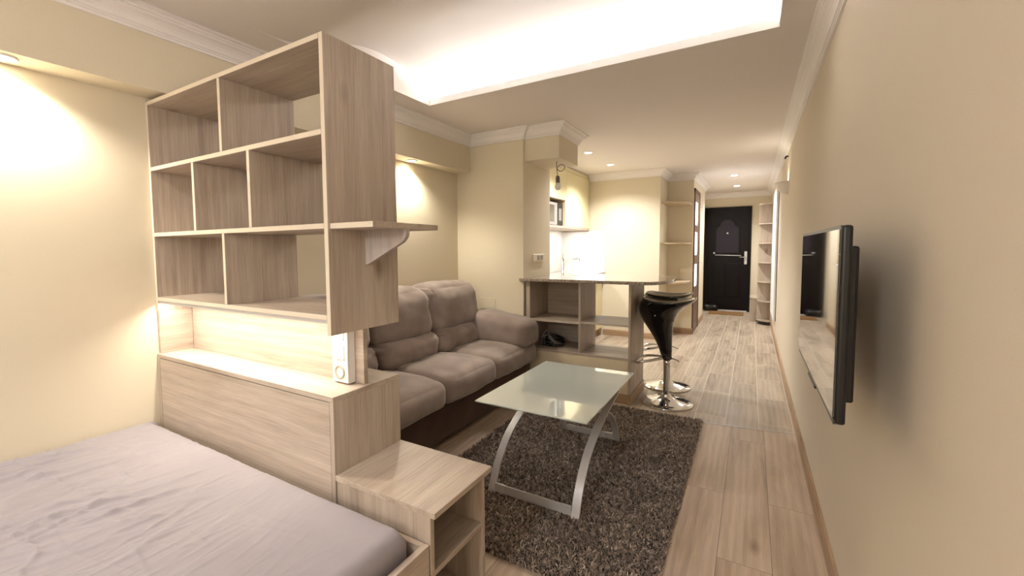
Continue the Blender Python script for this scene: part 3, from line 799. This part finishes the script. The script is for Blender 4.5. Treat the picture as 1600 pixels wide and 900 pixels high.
d1 = bpy.data.objects.new('door_1', None); COL.objects.link(d1); d1.location = (-.72, YE, 0); tag(d1, 'dark brown panelled entrance door at the end of the hall', 'door', None, 'structure')
DX0, DX1, DZ = -1.125, -.31, 2.055
bm = NB()
bx(bm, DX0, DX0+.06, YE-.035, YE-.0005, 0, DZ, bev=.003); bx(bm, DX1-.045, DX1, YE-.035, YE-.0005, 0, DZ, bev=.003); bx(bm, DX0+.06, DX1-.045, YE-.035, YE-.0005, DZ-.05, DZ, bev=.003)
obj('door_frame', bm, DOORM, d1)
leaf = box_obj('door_leaf', (DX0+.06, DX1-.045, YE-.028, YE-.001, .02, DZ-.05), DOORM, d1)
ax0, ax1 = -.945, -.485
def archpoly(i):
    x0, x1, zb = ax0+i, ax1-i, 1.12+i
    p = [(x0, zb), (x1, zb), (x1, 1.62), (x1-.02, 1.66), (x1-.07, 1.70-i*.3)]
    m = (x0+x1)/2; w = (x1-x0)/2-.07
    p += [(m+w*math.cos(a*PI/12), 1.70-i*.3+(.135-i*.4)*math.sin(a*PI/12)) for a in range(1, 12)]
    return p + [(x0+.07, 1.70-i*.3), (x0+.02, 1.66), (x0, 1.62)]
bm = NB(); prism(bm, archpoly(0), YE-.040, YE-.028, 1, .004); am = obj('arch_moulding', bm, DOORM, leaf)
bm = NB(); prism(bm, archpoly(.035), YE-.044, YE-.040, 1, .003); obj('arch_panel', bm, DOORP, leaf)
for x0, x1 in ((-.945, -.735), (-.695, -.485)):
    bm = NB(); bx(bm, x0, x1, YE-.040, YE-.028, .27, .95, bev=.006); bx(bm, x0+.03, x1-.03, YE-.044, YE-.039, .30, .92, bev=.004); obj('lower_panel', bm, DOORM, leaf)
bm = NB(); bx(bm, -.418, -.372, YE-.036, YE-.028, .93, 1.18, bev=.002); hp = obj('handle_plate', bm, STEEL, d1)
bm = NB(); tube(bm, [(-.395, YE-.036, 1.07), (-.395, YE-.085, 1.07), (-.50, YE-.085, 1.07)], .009, 10); obj('door_handle', bm, CHROME, hp)
bm = NB(); lathe(bm, [(0, -.006), (.016, -.005), (.018, 0), (0, 0)], (-.715, YE-.044, 1.54), 16, 1); obj('peephole', bm, STEEL, leaf)
bm = NB(); tube(bm, [(-.925, YE-.046, 1.112), (-.47, YE-.046, 1.098)], .008, 8); lathe(bm, [(0, -.012), (.016, -.010), (.018, 0), (0, 0)], (-.942, YE-.044, 1.15), 14, 1)  # bright rod shaped in place of the highlight along the moulding
o = obj('moulding_highlight', bm, STEEL, leaf); o['label'] = 'bright rod in place of the highlight on the moulding below the arched panel'
box_obj('threshold', (DX0+.06, DX1-.045, YE-.06, YE-.03, 0, .02), STEEL, d1)

bm = NB(); bx(bm, -.98, -.40, 9.20, 9.62, .0005, .014, bev=.004)
top('doormat', bm, MATM, 'brown doormat on the tiles before the dark entrance door', 'doormat')
bm = NB(); soft(bm, -1.10, -.83, 9.62, 9.80, .0, .13, .05, cuts=8, amp=.02, freq=9.)  # low rounded black form on the floor
top('low_black_shape', bm, BLACK, 'low black shape at the left foot of the dark entrance door', 'item')

t = thing('corner_shelf', 'tall narrow open shelf unit with rounded shelves on the hall right wall', 'shelf unit', (-.11, 8.35, 0))
box_obj('back_panel', (-.205, -.021, 8.46, 8.478, .06, 1.965), WZ, t)
box_obj('side_panel', (-.020, -.0015, 8.24, 8.478, .06, 1.965), WZ, t)
for z in (1.945, 1.63, 1.315, 1.0, .685, .37, .055):
    bm = NB(); pts = [(-.0205, 8.459), (-.205, 8.459)] + [(-.0205-.1845*math.cos(a*PI/2/10), 8.459-.205*math.sin(a*PI/2/10)) for a in range(1, 11)]
    prism(bm, pts, z, z+.018, 2); obj('shelf', bm, WX, t)
bm = NB(); pts = [(-.0205, 8.459), (-.19, 8.459)] + [(-.0205-.17*math.cos(a*PI/2/10), 8.459-.19*math.sin(a*PI/2/10)) for a in range(1, 11)]
prism(bm, pts, 0, .055, 2); obj('plinth', bm, BLACK, t)
bm = NB(); bx(bm, -.300, -.207, 8.62, 8.64, .0, .385); bx(bm, -.30, -.28, 8.64, 9.2, 0, .385); bx(bm, -.28, -.014, 9.18, 9.2, 0, .385); bx(bm, -.303, -.014, 8.615, 9.205, .385, .403)
top('shoe_cabinet', bm, WZ, 'low oak cabinet half hidden behind the tall rounded shelf unit', 'cabinet')
t = thing('white_panel', 'tall bright white panel in a thin dark frame on the hall right wall', 'panel', (-.01, 7.45, .27))
box_obj('panel', (-.030, -.0015, 6.95, 8.02, .27, 2.06), plain('white_matt_panel', lin(246, 246, 246), .6), t, .002)
box_obj('dark_edge', (-.008, -.0015, 6.935, 6.948, .27, 2.06), plain('dark_edge', lin(60, 54, 50), .4), t, .001)
t = thing('wall_sconce', 'white half bowl uplighter on the right wall', 'wall lamp', (-.05, 5.35, 1.80))
bm = NB(); n = 24; rings = []
for j in range(9):
    s = j/8; z = 1.795+.115*s; k = math.sin(math.acos(1-s))*.5+.5*s**.5
    rings.append([bm.verts.new((-.001-.115*k*math.sin(PI*i/n), 5.36-.16*k*math.cos(PI*i/n), z)) for i in range(n+1)])
for a, b in zip(rings, rings[1:]):
    for i in range(n):
        f = bm.faces.new((a[i], a[i+1], b[i+1], b[i])); f.smooth = True
bm.faces.new(rings[0])
inner = [bm.verts.new((-.001-.107*math.sin(PI*i/n), 5.36-.150*math.cos(PI*i/n), 1.905)) for i in range(n+1)]
inn2 = [bm.verts.new((-.001-.05*math.sin(PI*i/n), 5.36-.07*math.cos(PI*i/n), 1.82)) for i in range(n+1)]
for a, b in ((rings[-1], inner), (inner, inn2)):
    for i in range(n): bm.faces.new((a[i], a[i+1], b[i+1], b[i]))
bm.faces.new(inn2); bmesh.ops.recalc_face_normals(bm, faces=bm.faces)
obj('bowl', bm, plain('plaster_white', lin(228, 220, 212), .5), t)
bm = NB(); lathe(bm, [(0, 0), (.016, .002), (.018, .02), (.012, .04), (0, .044)], (-.045, 5.36, 1.835), 16); obj('lamp', bm, emit('sconce_lamp', (1, .9, .75, 1), 2.), t)
bm = NB(); tube(bm, [(-.001, 5.45, 2.19), (-.02, 5.45, 2.188), (-.03, 5.45, 2.165)], .009, 8)
top('cable_stub', bm, BLACK, 'short black cable stub poking from the right wall above the uplighter', 'cable')

# ------------------------------------------------------------------ lamps
def area(name, loc, rot, sx, sy, power, col, spread=180.):
    l = bpy.data.lights.new(name, 'AREA'); l.shape = 'RECTANGLE'; l.size = sx; l.size_y = sy; l.energy = power; l.color = col; l.spread = math.radians(spread)
    o = bpy.data.objects.new(name, l); COL.objects.link(o); o.location = loc; o.rotation_euler = rot; return o
def spot(name, loc, power, col, angle=120, blend=.6, r=.04, rot=(0, 0, 0)):
    l = bpy.data.lights.new(name, 'SPOT'); l.energy = power; l.color = col; l.spot_size = math.radians(angle); l.spot_blend = blend; l.shadow_soft_size = r
    o = bpy.data.objects.new(name, l); COL.objects.link(o); o.location = loc; o.rotation_euler = rot; return o
COOL, WARM, NEUT = (.98, .99, 1), (1, .92, .77), (1, .98, .95)
def downlight(x, y, z, r, label, group, power, col, glow, angle=140):
    t = thing('downlight', label, 'ceiling light', (x, y, z-.006), group)
    bm = NB(); lathe(bm, [(r*.80, .003), (r*.82, -.001), (r*.98, -.001), (r, .002), (r, .006), (r*.80, .006)], (x, y, z-.006), 28); obj('trim_ring', bm, WHITE, t)
    bm = NB(); lathe(bm, [(r*.80, 0), (r*.80, .003)], (x, y, z-.0045), 24); obj('diffuser', bm, glow, t)
    spot('lamp_light', (x, y, z-.02), power, col, angle, .7, r*.7)
P_CEIL = 36.
downlight(-1.875, 4.765, ZC, .050, 'nearer of the two round ceiling lights over the kitchen', 'ceiling downlights', P_CEIL, NEUT, GLOW)
downlight(-1.860, 5.607, ZC, .050, 'farther of the two round ceiling lights over the kitchen', 'ceiling downlights', P_CEIL, NEUT, GLOW)
downlight(-.544, 7.446, ZC, .060, 'nearer of the two round ceiling lights in the hall', 'ceiling downlights', P_CEIL, NEUT, GLOW)
downlight(-.544, 8.742, ZC, .060, 'farther of the two round ceiling lights in the hall', 'ceiling downlights', P_CEIL, NEUT, GLOW)
downlight(-2.690, .49, 1.994, .045, 'round spotlight under the soffit above the bed', 'soffit spotlights', 17., WARM, GLOWW, 140)
downlight(-2.690, 2.76, 1.994, .045, 'round spotlight under the soffit above the sofa', 'soffit spotlights', 17., WARM, GLOWW, 140)
for (x, y) in ((-.9, -1.2), (-2.0, -1.2)):  # two added ceiling lights, out of view, filling the near room
    downlight(x, y, ZC, .06, 'added round fill light on the ceiling behind the viewpoint', 'added fill lights behind the viewpoint', 14., (.97, .985, 1), GLOW, 160)
t = thing('fill_globe', 'added unseen white globe behind the viewpoint that brightens the ceiling and near room', 'added fill light', (-1.0, -1.7, 1.75))  # added hanging globe, out of view, to brighten ceiling and near room
bm = NB(); lathe(bm, [(.001, 0)]+[(.15*math.sin(PI*i/12), .15-.15*math.cos(PI*i/12)) for i in range(1, 12)]+[(.001, .3)], (-1.0, -1.7, 1.70), 28); obj('globe', bm, emit('fill_globe_glow', (.95, .975, 1, 1), 23.), t)
bm = NB(); tube(bm, [(-1.0, -1.7, 2.0), (-1.0, -1.7, ZC-.02)], .004, 8); lathe(bm, [(.05, -.02), (.05, 0)], (-1.0, -1.7, ZC), 20); obj('cord', bm, WHITE, t)

area('cove_light', ((HX0+HX1)/2, 2.665, ZC+T+.022), (math.radians(235), 0, 0), HX1-HX0-.06, .02, 5.2, COOL)
area('shelf_led', ((XL+XSI)/2, S0+.016, 1.0255), (math.radians(-8), 0, 0), XSI-XL-.08, .012, 1.7, (1, .89, .74))
area('kitchen_led', (-2.50, 5.2, 1.5255), (0, 0, 0), .03, 1.9, 4., (1, .97, .92))
spot('sconce_light', (-.06, 5.36, 1.90), .9, (1, .9, .75), 150, .6, .03, (PI, 0, 0))

w = bpy.data.worlds.new('world'); SC.world = w; w.use_nodes = True
w.node_tree.nodes['Background'].inputs[0].default_value = (1, .97, .94, 1)
w.node_tree.nodes['Background'].inputs[1].default_value = .05

# ------------------------------------------------------------------ camera
yaw, pitch, roll = .5439, .0624, -.0083
F = Vector((-math.sin(yaw)*math.cos(pitch), math.cos(yaw)*math.cos(pitch), -math.sin(pitch)))
R = Vector((math.cos(yaw), math.sin(yaw), 0)); U = R.cross(F)
R2 = R*math.cos(roll)+U*math.sin(roll); U2 = -R*math.sin(roll)+U*math.cos(roll)
cd = bpy.data.cameras.new('camera'); cam = bpy.data.objects.new('camera', cd); COL.objects.link(cam)
M = Matrix((R2, U2, -F)).transposed().to_4x4(); M.translation = Vector((-.2972, 0, 1.2679)); cam.matrix_world = M
cd.sensor_fit = 'HORIZONTAL'; cd.sensor_width = 36.; cd.lens = 679.75/1600*36
cd.shift_x = (800-763.22)/1600; cd.shift_y = -(450-431.62)/1600; cd.clip_start = .02
SC.camera = cam
SC.view_settings.view_transform = 'Standard'; SC.view_settings.look = 'None'
SC.view_settings.exposure = 1.48; SC.view_settings.gamma = 1.; SC.view_settings.use_curve_mapping = False
